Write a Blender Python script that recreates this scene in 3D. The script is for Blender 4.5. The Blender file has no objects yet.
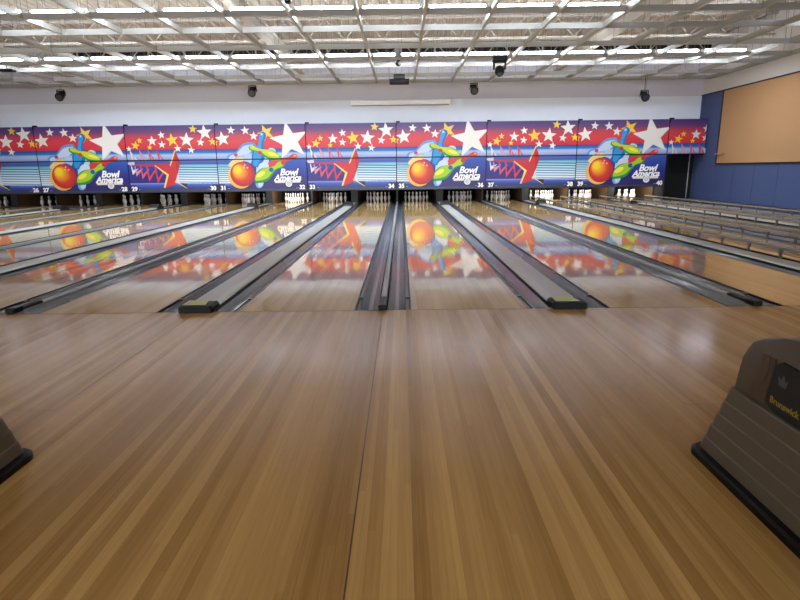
import bpy, bmesh, math, random
from mathutils import Vector, Matrix
from mathutils.geometry import tessellate_polygon
random.seed(7)
PI = math.pi
SC = bpy.context.scene
COL = SC.collection

# ------------------------------------------------------------------ helpers
def lin(c):
    o = []
    for v in c[:3]:
        v = v / 255.0
        o.append(v / 12.92 if v <= 0.04045 else ((v + 0.055) / 1.055) ** 2.4)
    return tuple(o)

def numword(n):
    t = ['', '', 'twenty', 'thirty', 'forty'][n // 10]
    u = ['', 'one', 'two', 'three', 'four', 'five', 'six', 'seven', 'eight', 'nine'][n % 10]
    return t + ('-' + u if u else '')

def link(o):
    COL.objects.link(o)
    return o

def tag(o, label=None, cat=None, group=None, kind=None):
    if label: o['label'] = label
    if cat: o['category'] = cat
    if group: o['group'] = group
    if kind: o['kind'] = kind
    return o

def empty(name, loc, label, cat, group=None, rotz=0.0):
    o = bpy.data.objects.new(name, None)
    o.empty_display_size = 0.1
    o.location = loc
    o.rotation_euler = (0, 0, rotz)
    link(o)
    return tag(o, label, cat, group)

def obj(name, bm, m, parent=None, smooth=False):
    me = bpy.data.meshes.new(name)
    bmesh.ops.recalc_face_normals(bm, faces=bm.faces)
    bm.to_mesh(me)
    bm.free()
    for mm in (m if isinstance(m, (list, tuple)) else [m]):
        me.materials.append(mm)
    if smooth:
        for p in me.polygons: p.use_smooth = True
        try: me.set_sharp_from_angle(angle=math.radians(40))
        except Exception: pass
    o = bpy.data.objects.new(name, me)
    link(o)
    if parent is not None: o.parent = parent
    return o

def struct(name, bm, m, parent=None, smooth=False):
    o = obj(name, bm, m, parent, smooth)
    if parent is None: o['kind'] = 'structure'
    return o

def copy_tree(o, parent=None):
    c = o.copy()
    link(c)
    if parent is not None:
        c.parent = parent
    for ch in list(o.children):
        copy_tree(ch, c)
    return c

def BM(): return bmesh.new()

def add_box(bm, x0, x1, y0, y1, z0, z1, bev=0.0, seg=2, mi=0):
    v = [bm.verts.new((x, y, z)) for x in (x0, x1) for y in (y0, y1) for z in (z0, z1)]
    fs = []
    for a, b, c, d in ((0, 1, 3, 2), (4, 6, 7, 5), (0, 4, 5, 1), (2, 3, 7, 6), (0, 2, 6, 4), (1, 5, 7, 3)):
        f = bm.faces.new((v[a], v[b], v[c], v[d])); f.material_index = mi
        fs.append(f)
    if bev > 0:
        bmesh.ops.recalc_face_normals(bm, faces=fs)
        es = list({e for f in fs for e in f.edges})
        bmesh.ops.bevel(bm, geom=es, offset=bev, segments=seg, profile=0.5, affect='EDGES')

def add_cyl(bm, p0, p1, r0, r1=None, n=16, cap=True):
    if r1 is None: r1 = r0
    p0 = Vector(p0); p1 = Vector(p1)
    d = (p1 - p0).normalized()
    a = d.orthogonal().normalized(); b = d.cross(a)
    A = []; B = []
    for i in range(n):
        t = 2 * PI * i / n
        w = a * math.cos(t) + b * math.sin(t)
        A.append(bm.verts.new(p0 + w * r0)); B.append(bm.verts.new(p1 + w * r1))
    for i in range(n):
        bm.faces.new((A[i], A[(i + 1) % n], B[(i + 1) % n], B[i]))
    if cap:
        bm.faces.new(A[::-1]); bm.faces.new(B)

def add_lathe(bm, prof, n=20, loc=(0, 0, 0), M=None):
    rings = []
    for r, z in prof:
        if r < 1e-6:
            rings.append([bm.verts.new((0, 0, z))])
        else:
            rings.append([bm.verts.new((r * math.cos(2 * PI * i / n), r * math.sin(2 * PI * i / n), z)) for i in range(n)])
    for a, b in zip(rings[:-1], rings[1:]):
        for i in range(n):
            j = (i + 1) % n
            if len(a) == 1 and len(b) == 1: continue
            if len(a) == 1: bm.faces.new((a[0], b[j], b[i]))
            elif len(b) == 1: bm.faces.new((a[i], a[j], b[0]))
            else: bm.faces.new((a[i], a[j], b[j], b[i]))
    vs = [v for r in rings for v in r]
    if M is not None: bmesh.ops.transform(bm, matrix=M, verts=vs)
    bmesh.ops.translate(bm, vec=loc, verts=vs)

def add_prof_y(bm, prof, y0, y1, mi=0, caps=True):
    """prof = closed list of (x,z) swept along Y"""
    A = [bm.verts.new((x, y0, z)) for x, z in prof]
    B = [bm.verts.new((x, y1, z)) for x, z in prof]
    n = len(prof)
    for i in range(n):
        f = bm.faces.new((A[i], A[(i + 1) % n], B[(i + 1) % n], B[i])); f.material_index = mi
    if caps:
        bm.faces.new(A[::-1]).material_index = mi; bm.faces.new(B).material_index = mi

def add_prof_x(bm, prof, x0, x1):
    """prof = closed list of (y,z) swept along X"""
    A = [bm.verts.new((x0, y, z)) for y, z in prof]
    B = [bm.verts.new((x1, y, z)) for y, z in prof]
    n = len(prof)
    for i in range(n):
        bm.faces.new((A[i], A[(i + 1) % n], B[(i + 1) % n], B[i]))
    bm.faces.new(A[::-1]); bm.faces.new(B)

def add_bar(bm, p0, p1, w, h):
    """rectangular bar between two points, w across, h upward"""
    p0 = Vector(p0); p1 = Vector(p1)
    d = (p1 - p0).normalized()
    up = Vector((0, 0, 1)) if abs(d.z) < 0.95 else Vector((0, 1, 0))
    s = d.cross(up).normalized(); u = s.cross(d).normalized()
    vs = []
    for p in (p0, p1):
        for a, b in ((-1, -1), (1, -1), (1, 1), (-1, 1)):
            vs.append(bm.verts.new(p + s * a * w / 2 + u * b * h / 2))
    for f in ((0, 1, 2, 3), (7, 6, 5, 4), (0, 4, 5, 1), (1, 5, 6, 2), (2, 6, 7, 3), (3, 7, 4, 0)):
        bm.faces.new([vs[i] for i in f])

# ------------------------------------------------------------------ materials
def mat(name, rgb, rough=0.5, metal=0.0, spec=0.5, coat=0.0, noise=0.0, nscale=20.0, bump=0.0):
    m = bpy.data.materials.new(name); m.use_nodes = True
    nt = m.node_tree; b = nt.nodes['Principled BSDF']
    c = lin(rgb)
    b.inputs['Base Color'].default_value = (*c, 1)
    b.inputs['Roughness'].default_value = rough
    b.inputs['Metallic'].default_value = metal
    b.inputs['Specular IOR Level'].default_value = spec
    b.inputs['Coat Weight'].default_value = coat
    b.inputs['Coat Roughness'].default_value = 0.08
    if noise > 0 or bump > 0:
        g = nt.nodes.new('ShaderNodeNewGeometry')
        n = nt.nodes.new('ShaderNodeTexNoise'); n.inputs['Scale'].default_value = nscale; n.inputs['Detail'].default_value = 4
        nt.links.new(g.outputs['Position'], n.inputs['Vector'])
        if noise > 0:
            r = nt.nodes.new('ShaderNodeMapRange')
            r.inputs['To Min'].default_value = 1 - noise; r.inputs['To Max'].default_value = 1 + noise
            nt.links.new(n.outputs['Fac'], r.inputs['Value'])
            x = nt.nodes.new('ShaderNodeVectorMath'); x.operation = 'SCALE'
            x.inputs[0].default_value = c
            nt.links.new(r.outputs[0], x.inputs['Scale'])
            nt.links.new(x.outputs[0], b.inputs['Base Color'])
        if bump > 0:
            bp = nt.nodes.new('ShaderNodeBump'); bp.inputs['Strength'].default_value = bump; bp.inputs['Distance'].default_value = 0.01
            nt.links.new(n.outputs['Fac'], bp.inputs['Height']); nt.links.new(bp.outputs[0], b.inputs['Normal'])
    return m

def emis(name, rgb, s):
    m = bpy.data.materials.new(name); m.use_nodes = True
    b = m.node_tree.nodes['Principled BSDF']
    b.inputs['Base Color'].default_value = (*lin(rgb), 1)
    b.inputs['Emission Color'].default_value = (*lin(rgb), 1)
    b.inputs['Emission Strength'].default_value = s
    return m

def wood(name, light, dark, rough, boardw=0.027, bandw=0.081, contrast=1.0, spec=0.5, coat=0.0, wave=0.05, rough_noise=0.05):
    m = bpy.data.materials.new(name); m.use_nodes = True
    nt = m.node_tree; N = nt.nodes.new; L = nt.links.new
    b = nt.nodes['Principled BSDF']
    g = N('ShaderNodeNewGeometry'); s = N('ShaderNodeSeparateXYZ'); L(g.outputs['Position'], s.inputs[0])
    def math_(op, a, bb=None, c=None):
        n = N('ShaderNodeMath'); n.operation = op
        for i, v in enumerate((a, bb, c)):
            if v is None: continue
            if isinstance(v, (int, float)): n.inputs[i].default_value = v
            else: L(v, n.inputs[i])
        return n.outputs[0]
    bi = math_('FLOOR', math_('DIVIDE', s.outputs['X'], boardw))
    # random offset of the end joints per board
    w1 = N('ShaderNodeTexWhiteNoise'); w1.noise_dimensions = '1D'; L(bi, w1.inputs['W'])
    yo = math_('ADD', math_('DIVIDE', s.outputs['Y'], 2.2), math_('MULTIPLY', w1.outputs['Value'], 7.0))
    yi = math_('FLOOR', yo)
    cv = N('ShaderNodeCombineXYZ'); L(bi, cv.inputs[0]); L(yi, cv.inputs[1])
    w2 = N('ShaderNodeTexWhiteNoise'); w2.noise_dimensions = '2D'; L(cv.outputs[0], w2.inputs['Vector'])
    ni = math_('FLOOR', math_('DIVIDE', s.outputs['X'], bandw))
    w3 = N('ShaderNodeTexWhiteNoise'); w3.noise_dimensions = '1D'; L(ni, w3.inputs['W'])
    n2 = N('ShaderNodeTexNoise'); n2.noise_dimensions = '1D'; n2.inputs['Scale'].default_value = 4.0; n2.inputs['Detail'].default_value = 1; L(s.outputs['X'], n2.inputs['W'])
    # grain
    cg = N('ShaderNodeCombineXYZ'); L(math_('MULTIPLY', s.outputs['X'], 90.0), cg.inputs[0]); L(math_('MULTIPLY', s.outputs['Y'], 2.5), cg.inputs[1]); L(math_('MULTIPLY', bi, 3.7), cg.inputs[2])
    gr = N('ShaderNodeTexNoise'); gr.inputs['Scale'].default_value = 1.0; gr.inputs['Detail'].default_value = 5; gr.inputs['Roughness'].default_value = 0.6; L(cg.outputs[0], gr.inputs['Vector'])
    f = math_('ADD', math_('MULTIPLY', w2.outputs['Value'], 0.22), math_('MULTIPLY', w3.outputs['Value'], 0.52))
    f = math_('ADD', f, math_('MULTIPLY', math_('SUBTRACT', n2.outputs['Fac'], 0.5), 0.35))
    f = math_('ADD', f, math_('MULTIPLY', math_('SUBTRACT', gr.outputs['Fac'], 0.5), 0.55))
    f = math_('ADD', math_('MULTIPLY', math_('SUBTRACT', f, 0.37), contrast), 0.5)
    ramp = N('ShaderNodeValToRGB'); L(f, ramp.inputs[0])
    ramp.color_ramp.elements[0].color = (*lin(dark), 1); ramp.color_ramp.elements[0].position = 0.08
    ramp.color_ramp.elements[1].color = (*lin(light), 1); ramp.color_ramp.elements[1].position = 0.92
    # thin dark joint between boards
    fx = math_('FRACT', math_('DIVIDE', s.outputs['X'], boardw))
    j = math_('LESS_THAN', fx, 0.035)
    mx = N('ShaderNodeMix'); mx.data_type = 'RGBA'; mx.blend_type = 'MULTIPLY'
    L(math_('MULTIPLY', j, 0.35), mx.inputs[0]); L(ramp.outputs[0], mx.inputs[6]); mx.inputs[7].default_value = (0.45, 0.35, 0.25, 1)
    L(mx.outputs[2], b.inputs['Base Color'])
    rn = N('ShaderNodeTexNoise'); rn.inputs['Scale'].default_value = 0.9; rn.inputs['Detail'].default_value = 6; L(g.outputs['Position'], rn.inputs['Vector'])
    rr = N('ShaderNodeMapRange'); rr.inputs['From Min'].default_value = 0.3; rr.inputs['From Max'].default_value = 0.7
    rr.inputs['To Min'].default_value = max(0.02, rough - rough_noise); rr.inputs['To Max'].default_value = rough + rough_noise
    L(rn.outputs['Fac'], rr.inputs['Value']); L(rr.outputs[0], b.inputs['Roughness'])
    b.inputs['Specular IOR Level'].default_value = spec
    b.inputs['IOR'].default_value = 1.5
    # faint waviness of the lacquer
    wn = N('ShaderNodeTexNoise'); wn.inputs['Scale'].default_value = 1.0; wn.inputs['Detail'].default_value = 2
    cw = N('ShaderNodeCombineXYZ'); L(math_('MULTIPLY', s.outputs['X'], 40.0), cw.inputs[0]); L(math_('MULTIPLY', s.outputs['Y'], 0.6), cw.inputs[1]); L(cw.outputs[0], wn.inputs['Vector'])
    bp = N('ShaderNodeBump'); bp.inputs['Strength'].default_value = wave; bp.inputs['Distance'].default_value = 0.002
    b.inputs['Coat Weight'].default_value = coat; b.inputs['Coat Roughness'].default_value = 0.035; b.inputs['Coat IOR'].default_value = 1.65
    L(wn.outputs['Fac'], bp.inputs['Height']); L(bp.outputs[0], b.inputs['Normal'])
    return m

M = {}
M['approach'] = wood('approach_maple', (214, 174, 108), (157, 118, 63), 0.21, bandw=0.054, contrast=1.05, spec=0.2, wave=0.02)
M['lane'] = wood('lane_maple', (238, 204, 146), (204, 166, 104), 0.05, contrast=1.0, spec=0.3, rough_noise=0.01, coat=0.5, wave=0.0)
M['gutter'] = mat('gutter_plastic', (92, 99, 110), 0.13, spec=0.8, noise=0.12, nscale=6)
M['rail_dark'] = mat('bumper_dark', (44, 46, 50), 0.35)
M['edge_black'] = mat('edge_black', (14, 14, 16), 0.4)
M['cover'] = mat('cover_grey', (172, 176, 172), 0.28, noise=0.06, nscale=3)
M['cover_thin'] = mat('divider_grey', (150, 152, 152), 0.3, noise=0.08, nscale=5)
M['rubber'] = mat('cap_black', (9, 9, 10), 0.45, spec=0.2)
M['sticker'] = mat('sticker_yellow', (196, 200, 140), 0.5, noise=0.15, nscale=30)
M['rail_up'] = mat('bumper_rail', (128, 120, 108), 0.35, noise=0.1, nscale=4)
M['post'] = mat('post_metal', (96, 94, 90), 0.4, metal=0.3)
M['pin'] = mat('pin_white', (238, 236, 230), 0.25, spec=0.6, coat=0.3)
M['pinred'] = mat('pin_red', (190, 30, 35), 0.3)
M['hood'] = mat('hood_black', (24, 24, 26), 0.5)
M['kick'] = mat('kickback_tan', (96, 72, 48), 0.6, noise=0.15, nscale=12)
M['pit'] = mat('pit_black', (9, 9, 11), 0.9)
M['wall_white'] = mat('paint_white', (232, 238, 250), 0.7, noise=0.015, nscale=1.5)
M['wall_lilac'] = mat('paint_lilac', (204, 204, 216), 0.75, noise=0.015, nscale=1.5)
M['wall_warm'] = mat('paint_warm_white', (216, 213, 210), 0.75, noise=0.03, nscale=2)
M['blue'] = mat('blue_fabric', (70, 84, 128), 0.85, noise=0.08, nscale=40, bump=0.1)
M['cork'] = mat('cork', (178, 138, 98), 0.9, noise=0.12, nscale=60, bump=0.2)
M['black_trim'] = mat('trim_black', (22, 22, 26), 0.6)
M['grid'] = mat('grid_white', (158, 158, 154), 0.6)
M['deck'] = mat('deck_beige', (186, 178, 168), 0.8, noise=0.08, nscale=3)
M['steel'] = mat('joist_beige', (178, 172, 162), 0.6)
M['opening'] = mat('opening_black', (10, 10, 11), 0.7)
M['tube'] = emis('tube_light', (236, 244, 255), 21.0)
M['fixture'] = mat('fixture_white', (210, 212, 212), 0.5)
M['blk'] = mat('fitting_black', (10, 10, 11), 0.6, spec=0.2)
M['glass'] = mat('lens_glass', (60, 66, 76), 0.08, spec=0.8)
M['grey'] = mat('device_grey', (120, 122, 124), 0.5)
M['wire'] = mat('wire_grey', (120, 116, 110), 0.5)
M['hoodgrey'] = mat('return_grey', (80, 70, 56), 0.5, noise=0.04, nscale=60)
M['hoodgrey2'] = mat('return_grey_light', (86, 76, 61), 0.5, noise=0.04, nscale=60)
M['grille'] = mat('grille_brown', (74, 58, 44), 0.45)
M['plaque'] = mat('plaque_dark', (28, 30, 32), 0.45, spec=0.3)
M['gold'] = mat('lettering_gold', (140, 118, 36), 0.4)
M['silver'] = mat('emblem_grey', (70, 74, 76), 0.4)
M['screen'] = mat('screen_case', (255, 255, 255), 0.4)
M['lamp_white'] = mat('lettering_white', (240, 240, 240), 0.5)

# printed artwork: colours live in a face-corner attribute
def art_material():
    m = bpy.data.materials.new('printed_mural'); m.use_nodes = True
    nt = m.node_tree; b = nt.nodes['Principled BSDF']
    a = nt.nodes.new('ShaderNodeVertexColor'); a.layer_name = 'print'
    nt.links.new(a.outputs['Color'], b.inputs['Base Color'])
    b.inputs['Roughness'].default_value = 0.35
    return m
M['art'] = art_material()

# ------------------------------------------------------------------ layout constants (metres)
FOUL = 5.04
TAIL = 24.2
MASK = 22.2
PAIR = 3.48
NH = 0.266      # half width of the narrow gap between pairs
WH = 0.385      # half width of the wide gap inside a pair
WALLX = 12.0
LEFTX = -19.6
# ------------------------------------------------------------------ camera
cd = bpy.data.cameras.new('camera'); cam = bpy.data.objects.new('camera', cd); link(cam)
cd.sensor_width = 36; cd.lens = 556 / 800 * 36; cd.clip_end = 200; cd.clip_start = 0.05
Mx = Matrix.Translation((0.19, 0, 1.273)) @ Matrix.Rotation(0.0052, 4, 'Z') @ Matrix.Rotation(math.radians(90 - 13.16), 4, 'X') @ Matrix.Rotation(-0.012, 4, 'Z')
cam.matrix_world = Mx
SC.camera = cam

# ------------------------------------------------------------------ setting
bm = BM()
add_box(bm, LEFTX, WALLX, -13.0, FOUL, -0.12, 0.0)
struct('floor', bm, M['approach'])
bm = BM(); add_box(bm, LEFTX, WALLX, FOUL, 25.4, -0.30, -0.16); struct('floor_under_lanes', bm, M['pit'])
# hairline joints of the approach panels
bm = BM()
for x in (0.0,): add_box(bm, x - 0.003, x + 0.003, -13, FOUL, -0.001, 0.0006)
for s in (-1, 1):
    add_box(bm, s * 1.74 - 0.002, s * 1.74 + 0.002, 2.85, FOUL, -0.001, 0.0006)
    x0, x1 = sorted((s * 1.74, s * 11))
    add_box(bm, x0, x1, 2.848, 2.852, -0.001, 0.0006)
add_box(bm, LEFTX, WALLX, FOUL - 0.008, FOUL - 0.001, -0.001, 0.0008)
struct('trim_1', bm, mat('joint_dark', (92, 62, 36), 0.6))

# right wall
bm = BM(); add_box(bm, WALLX, WALLX + 0.2, -13, 25.4, -0.3, 6.3); struct('wall_right', bm, M['wall_warm'])
bm = BM()
for k in range(31):
    y1 = 25.2 - k * 1.22
    if y1 - 1.22 < -13: break
    add_box(bm, WALLX - 0.03, WALLX, y1 - 1.212, y1, 0.0, 3.95, 0.006, 1)
struct('wall_right_panelling', bm, M['blue'])
bm = BM()
add_box(bm, WALLX - 0.045, WALLX, -13, 25.2, 3.95, 3.985)
struct('trim_2', bm, M['black_trim'])
bm = BM(); add_box(bm, LEFTX - 0.2, LEFTX, -13, 25.4, -0.3, 6.3); struct('wall_left', bm, M['wall_warm'])
# back wall: lower part stands 3 cm proud of the upper part
bm = BM(); add_box(bm, LEFTX, WALLX, 23.03, 23.15, 3.955, 6.3); struct('wall_back_upper', bm, M['wall_lilac'])
bm = BM(); add_box(bm, LEFTX, WALLX, 23.0, 23.15, 2.85, 3.955); struct('wall_back', bm, M['wall_white'])
bm = BM(); add_box(bm, LEFTX, WALLX, 25.3, 25.5, -0.3, 2.85); struct('wall_rear', bm, M['pit'])
bm = BM(); add_box(bm, LEFTX, WALLX, 23.15, 25.5, 2.85, 2.95); struct('ceiling_over_machines', bm, M['pit'])
# roof deck
bm = BM()
n = 80
prof = []
x = LEFTX
pts = []
while x < WALLX:
    pts += [(x, 5.95), (x + 0.10, 5.95), (x + 0.14, 6.0), (x + 0.24, 6.0), (x + 0.28, 5.95)]
    x += 0.28
pts = [(min(a, WALLX), b) for a, b in pts]
poly = pts + [(WALLX, 6.2), (LEFTX, 6.2)]
cl = []
for p in poly:
    if not cl or (abs(cl[-1][0] - p[0]) + abs(cl[-1][1] - p[1])) > 1e-5: cl.append(p)
A = [bm.verts.new((x, -13, z)) for x, z in cl]; B = [bm.verts.new((x, 23.1, z)) for x, z in cl]
for i in range(len(cl) - 1): bm.faces.new((A[i], A[i + 1], B[i + 1], B[i]))
struct('ceiling', bm, M['deck'])

# cork board on the right wall
r = empty('cork_board', (WALLX - 0.03, 21.4, 1.38), 'huge tan cork acoustic board on the blue right wall', 'wall board')
bm = BM(); add_box(bm, -0.03, 0.0, -32.0, 0.0, 0.0, 2.55); obj('board', bm, M['cork'], r)
bm = BM(); add_box(bm, -0.05, 0.0, -32.0, 0.04, -0.04, 0.0); add_box(bm, -0.05, 0.0, 0.0, 0.04, 0.0, 2.55); obj('frame', bm, M['black_trim'], r)
bm = BM(); add_box(bm, -0.16, -0.03, -0.5, -0.06, 0.32, 0.36); obj('ledge', bm, M['cork'], r)
# small white wall device
t = obj('wall_sensor', (lambda b: (add_box(b, WALLX - 0.07, WALLX - 0.03, 22.3, 22.42, 1.78, 1.96, 0.01), b)[1])(BM()), M['fixture'])
tag(t, 'small white box fixed to the blue wall beside the cork board', 'sensor')

# ------------------------------------------------------------------ bowling lanes
def make_lane():
    w2 = (PAIR / 2 - NH - WH) / 2       # half width of lane
    r = empty('bowling_lane', (0, FOUL, 0), 'x', 'lane')
    L = TAIL - FOUL
    bm = BM(); add_box(bm, -w2 + 0.004, w2 - 0.004, 0.0, L, -0.06, 0.0); obj('lane_surface', bm, M['lane'], r)
    bm = BM()
    for s in (-1, 1):
        x0, x1 = sorted((s * (w2 - 0.004), s * (w2 + 0.008)))
        add_box(bm, x0, x1, 0.0, L, -0.16, 0.001)
    obj('edge_strip', bm, M['edge_black'], r)
    return r, w2
LANE_PROTO, LW2 = make_lane()

def add_gutter(bm, s, xo):
    """channel on side s; xo = outer (lane side) x, runs inward by .235"""
    pr = []
    for i in range(9):
        t = i / 8
        pr.append((0.052 + t * 0.168, -0.012 - 0.085 * math.sin(PI * t)))
    L = TAIL - FOUL
    A = []; B = []
    for x, z in pr:
        A.append(bm.verts.new((s * (xo + x), 0.0, z))); B.append(bm.verts.new((s * (xo + x), L, z)))
    A2 = [bm.verts.new((v.co.x, 0.0, v.co.z - 0.006)) for v in A]; B2 = [bm.verts.new((v.co.x, L, v.co.z - 0.006)) for v in B]
    for i in range(8):
        bm.faces.new((A[i], A[i + 1], B[i + 1], B[i])); bm.faces.new((A2[i], A2[i + 1], B2[i + 1], B2[i]))
        bm.faces.new((A[i], A[i + 1], A2[i + 1], A2[i]))

# lane root: lane + its two gutters + its two retracted bumper rails
for s in (-1, 1):
    bm = BM(); add_gutter(bm, s, LW2)
    obj('gutter', bm, M['gutter'], LANE_PROTO, smooth=True)
L_ = TAIL - FOUL
def rail_down(s):
    bm = BM()
    x0, x1 = sorted((s * (LW2 + 0.012), s * (LW2 + 0.048)))
    add_box(bm, x0, x1, 0.0, 0.55, -0.06, -0.016, 0.004, 1)
    add_box(bm, x0, x1, 0.57, L_, -0.05, -0.008, 0.004, 1)
    x0, x1 = sorted((s * (LW2 + 0.006), s * (LW2 + 0.05)))
    add_box(bm, x0, x1, 0.53, 0.59, -0.05, 0.0, 0.003, 1)
    return bm
def rail_up(s):
    bm = BM()
    xc = s * (LW2 + 0.07)
    x0, x1 = xc - 0.02, xc + 0.02
    add_box(bm, x0, x1, 0.4, L_ - 0.8, 0.115, 0.155, 0.008, 2)
    return bm
def posts_up(s):
    out = []
    xc = s * (LW2 + 0.07)
    y = 0.55
    while y < L_ - 0.8:
        b = BM(); add_box(b, xc - 0.012, xc + 0.012, y - 0.02, y + 0.02, -0.05, 0.116)
        add_box(b, xc - 0.012, xc + 0.012, y - 0.035, y + 0.035, 0.09, 0.116)
        out.append(b); y += 0.74
    return out
LANE_UP = copy_tree(LANE_PROTO)
for s in (-1, 1):
    obj('bumper_rail', rail_down(s), M['rail_dark'], LANE_PROTO)
    rr = obj('bumper_rail', rail_up(s), M['rail_up'], LANE_UP)
    for b in posts_up(s): obj('post', b, M['post'], rr)

def lane_center(n):
    # lane 34 ends at X=0, lane 35 starts at X=0
    k = (n - 35) // 2
    pc = k * PAIR + PAIR / 2
    off = (PAIR / 2 - NH + WH) / 2
    return pc + (-off if n % 2 else off)
LANES = list(range(25, 41))
first = {False: True, True: True}
for n in LANES:
    up = n in (38, 39, 40)
    proto = LANE_UP if up else LANE_PROTO
    r = proto if first[up] else copy_tree(proto)
    first[up] = False
    r.location = (lane_center(n), FOUL, 0)
    tag(r, 'glossy maple bowling lane %s with %s, under its number on the mural' % (numword(n), 'raised bumper rails' if up else 'open gutters'), 'lane', 'bowling lanes')

# wide covers (one inside each pair, over the ball return track)
def make_cover():
    r = empty('ball_return_cover', (0, FOUL, 0), 'x', 'divider')
    L = 20.1 - FOUL
    pr = [(-0.15, -0.14), (0.15, -0.14), (0.15, 0.02), (0.135, 0.034), (0.06, 0.044), (-0.06, 0.044), (-0.135, 0.034), (-0.15, 0.02)]
    bm = BM(); add_prof_y(bm, pr, 0.12, L); obj('cover', bm, M['cover'], r)
    bm = BM()
    for s in (-1, 1):
        x0, x1 = sorted((s * 0.1505, s * 0.158)); add_box(bm, x0, x1, 0.1, 23.05 - FOUL, -0.14, 0.018)
    obj('edge_strip', bm, M['edge_black'], r)
    bm = BM(); add_prof_y(bm, [(-0.15, -0.14), (0.15, -0.14), (0.15, 0.0), (-0.15, 0.0)], L, 23.05 - FOUL); obj('flat_cover', bm, M['cover'], r)
    # rounded black end cap over the foul line
    bm = BM()
    P = []
    for (yy, hw, zt) in ((-0.055, 0.15, 0.058), (-0.02, 0.162, 0.066), (0.08, 0.164, 0.07), (0.17, 0.162, 0.066)):
        ring = [(-hw, yy, 0.002), (-hw, yy, zt - 0.018), (-hw + 0.02, yy, zt), (hw - 0.02, yy, zt), (hw, yy, zt - 0.018), (hw, yy, 0.002)]
        P.append([bm.verts.new(p) for p in ring])
    for a, b in zip(P[:-1], P[1:]):
        for i in range(5): bm.faces.new((a[i], a[i + 1], b[i + 1], b[i]))
        bm.faces.new((a[5], a[0], b[0], b[5]))
    bm.faces.new(P[0]); bm.faces.new(P[-1][::-1])
    cap = obj('end_cap', bm, M['rubber'], r)
    bm = BM()
    vs = [bm.verts.new(p) for p in ((-0.125, -0.01, 0.0695), (0.09, -0.01, 0.0695), (0.06, 0.17, 0.0695), (-0.125, 0.17, 0.0695))]
    vt = [bm.verts.new((v.co.x, v.co.y, 0.0735)) for v in vs]
    bm.faces.new(vs[::-1]); bm.faces.new(vt)
    for i in range(4): bm.faces.new((vs[i], vs[(i + 1) % 4], vt[(i + 1) % 4], vt[i]))
    tag(obj('sticker', bm, M['sticker'], cap), 'worn pale yellow sticker')
    # black hood near the pins where the ball comes back
    bm = BM()
    pr = [(0.0, 0.0), (0.04, 0.10), (0.14, 0.17), (0.34, 0.17), (0.5, 0.08), (0.6, 0.0)]
    add_prof_x(bm, [(a + L, b) for a, b in pr], -0.14, 0.14)
    obj('return_hood', bm, M['hood'], r)
    return r
cov = make_cover()
for i in range(8):
    odd = 25 + 2 * i
    c = cov if i == 0 else copy_tree(cov)
    c.location = ((odd - 35) / 2 * PAIR + PAIR / 2, FOUL, 0)
    tag(c, 'wide light grey ball return cover between lanes %s and %s' % (numword(odd), numword(odd + 1)), 'lane divider', 'wide dividers inside the lane pairs')

def make_divider():
    r = empty('lane_divider', (0, FOUL, 0), 'x', 'divider')
    L = TAIL - FOUL
    pr = [(-0.031, -0.14), (0.031, -0.14), (0.031, 0.014), (0.02, 0.026), (-0.02, 0.026), (-0.031, 0.014)]
    bm = BM(); add_prof_y(bm, pr, 0.05, 23.04 - FOUL); obj('strip', bm, M['cover_thin'], r)
    bm = BM(); add_box(bm, -0.042, 0.042, -0.03, 0.12, 0.002, 0.055, 0.012, 2); add_box(bm, -0.036, 0.036, 0.12, 0.42, 0.01, 0.038, 0.006, 1)
    obj('end_cap', bm, M['rubber'], r)
    return r
div = make_divider()
for i in range(8):
    even = 26 + 2 * i
    d = div if i == 0 else copy_tree(div)
    d.location = ((even - 34) / 2 * PAIR, FOUL, 0)
    lab = 'narrow grey divider strip with black cap between lanes %s and %s' % (numword(even), numword(even + 1)) if even < 40 else 'narrow grey divider strip along the outer side of lane forty'
    tag(d, lab, 'lane divider', 'narrow dividers between the lane pairs')

# side deck between lane 40 and the blue wall
bm = BM(); add_box(bm, 10.48, WALLX - 0.03, FOUL, 25.3, -0.15, -0.01)
t = struct('floor_side_walkway', bm, M['rail_dark'])

# ------------------------------------------------------------------ pins
PINPROF = [(0.0, 0.0), (0.0258, 0.0), (0.0285, 0.004), (0.0365, 0.04), (0.0475, 0.075), (0.0575, 0.105), (0.0605, 0.115), (0.0595, 0.14), (0.052, 0.18),
           (0.040, 0.21), (0.029, 0.235), (0.0245, 0.25), (0.0235, 0.262), (0.0262, 0.285), (0.0315, 0.325), (0.0323, 0.342), (0.029, 0.362), (0.020, 0.376), (0.009, 0.3805), (0.0, 0.381)]
def make_pin():
    bm = BM(); add_lathe(bm, PINPROF, 14)
    p = obj('bowling_pin', bm, M['pin'], smooth=True)
    bm = BM()
    add_lathe(bm, [(0.0250, 0.244), (0.0262, 0.246), (0.0262, 0.252), (0.0248, 0.254)], 14)
    add_lathe(bm, [(0.0262, 0.268), (0.0276, 0.270), (0.0280, 0.276), (0.0266, 0.278)], 14)
    obj('red_band', bm, M['pinred'], p, smooth=True)
    return p
pin = make_pin(); used = False
for n in LANES:
    for row in range(4):
        for k in range(row + 1):
            p = pin if not used else copy_tree(pin)
            used = True
            p.location = (lane_center(n) + (k - row / 2) * 0.305, 23.33 + row * 0.264, 0.0)
            p.rotation_euler = (0, 0, random.uniform(0, 6.28))
            tag(p, 'white bowling pin in the rack on lane %s' % numword(n), 'bowling pin', 'pins racked on lane %d' % n)

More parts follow.
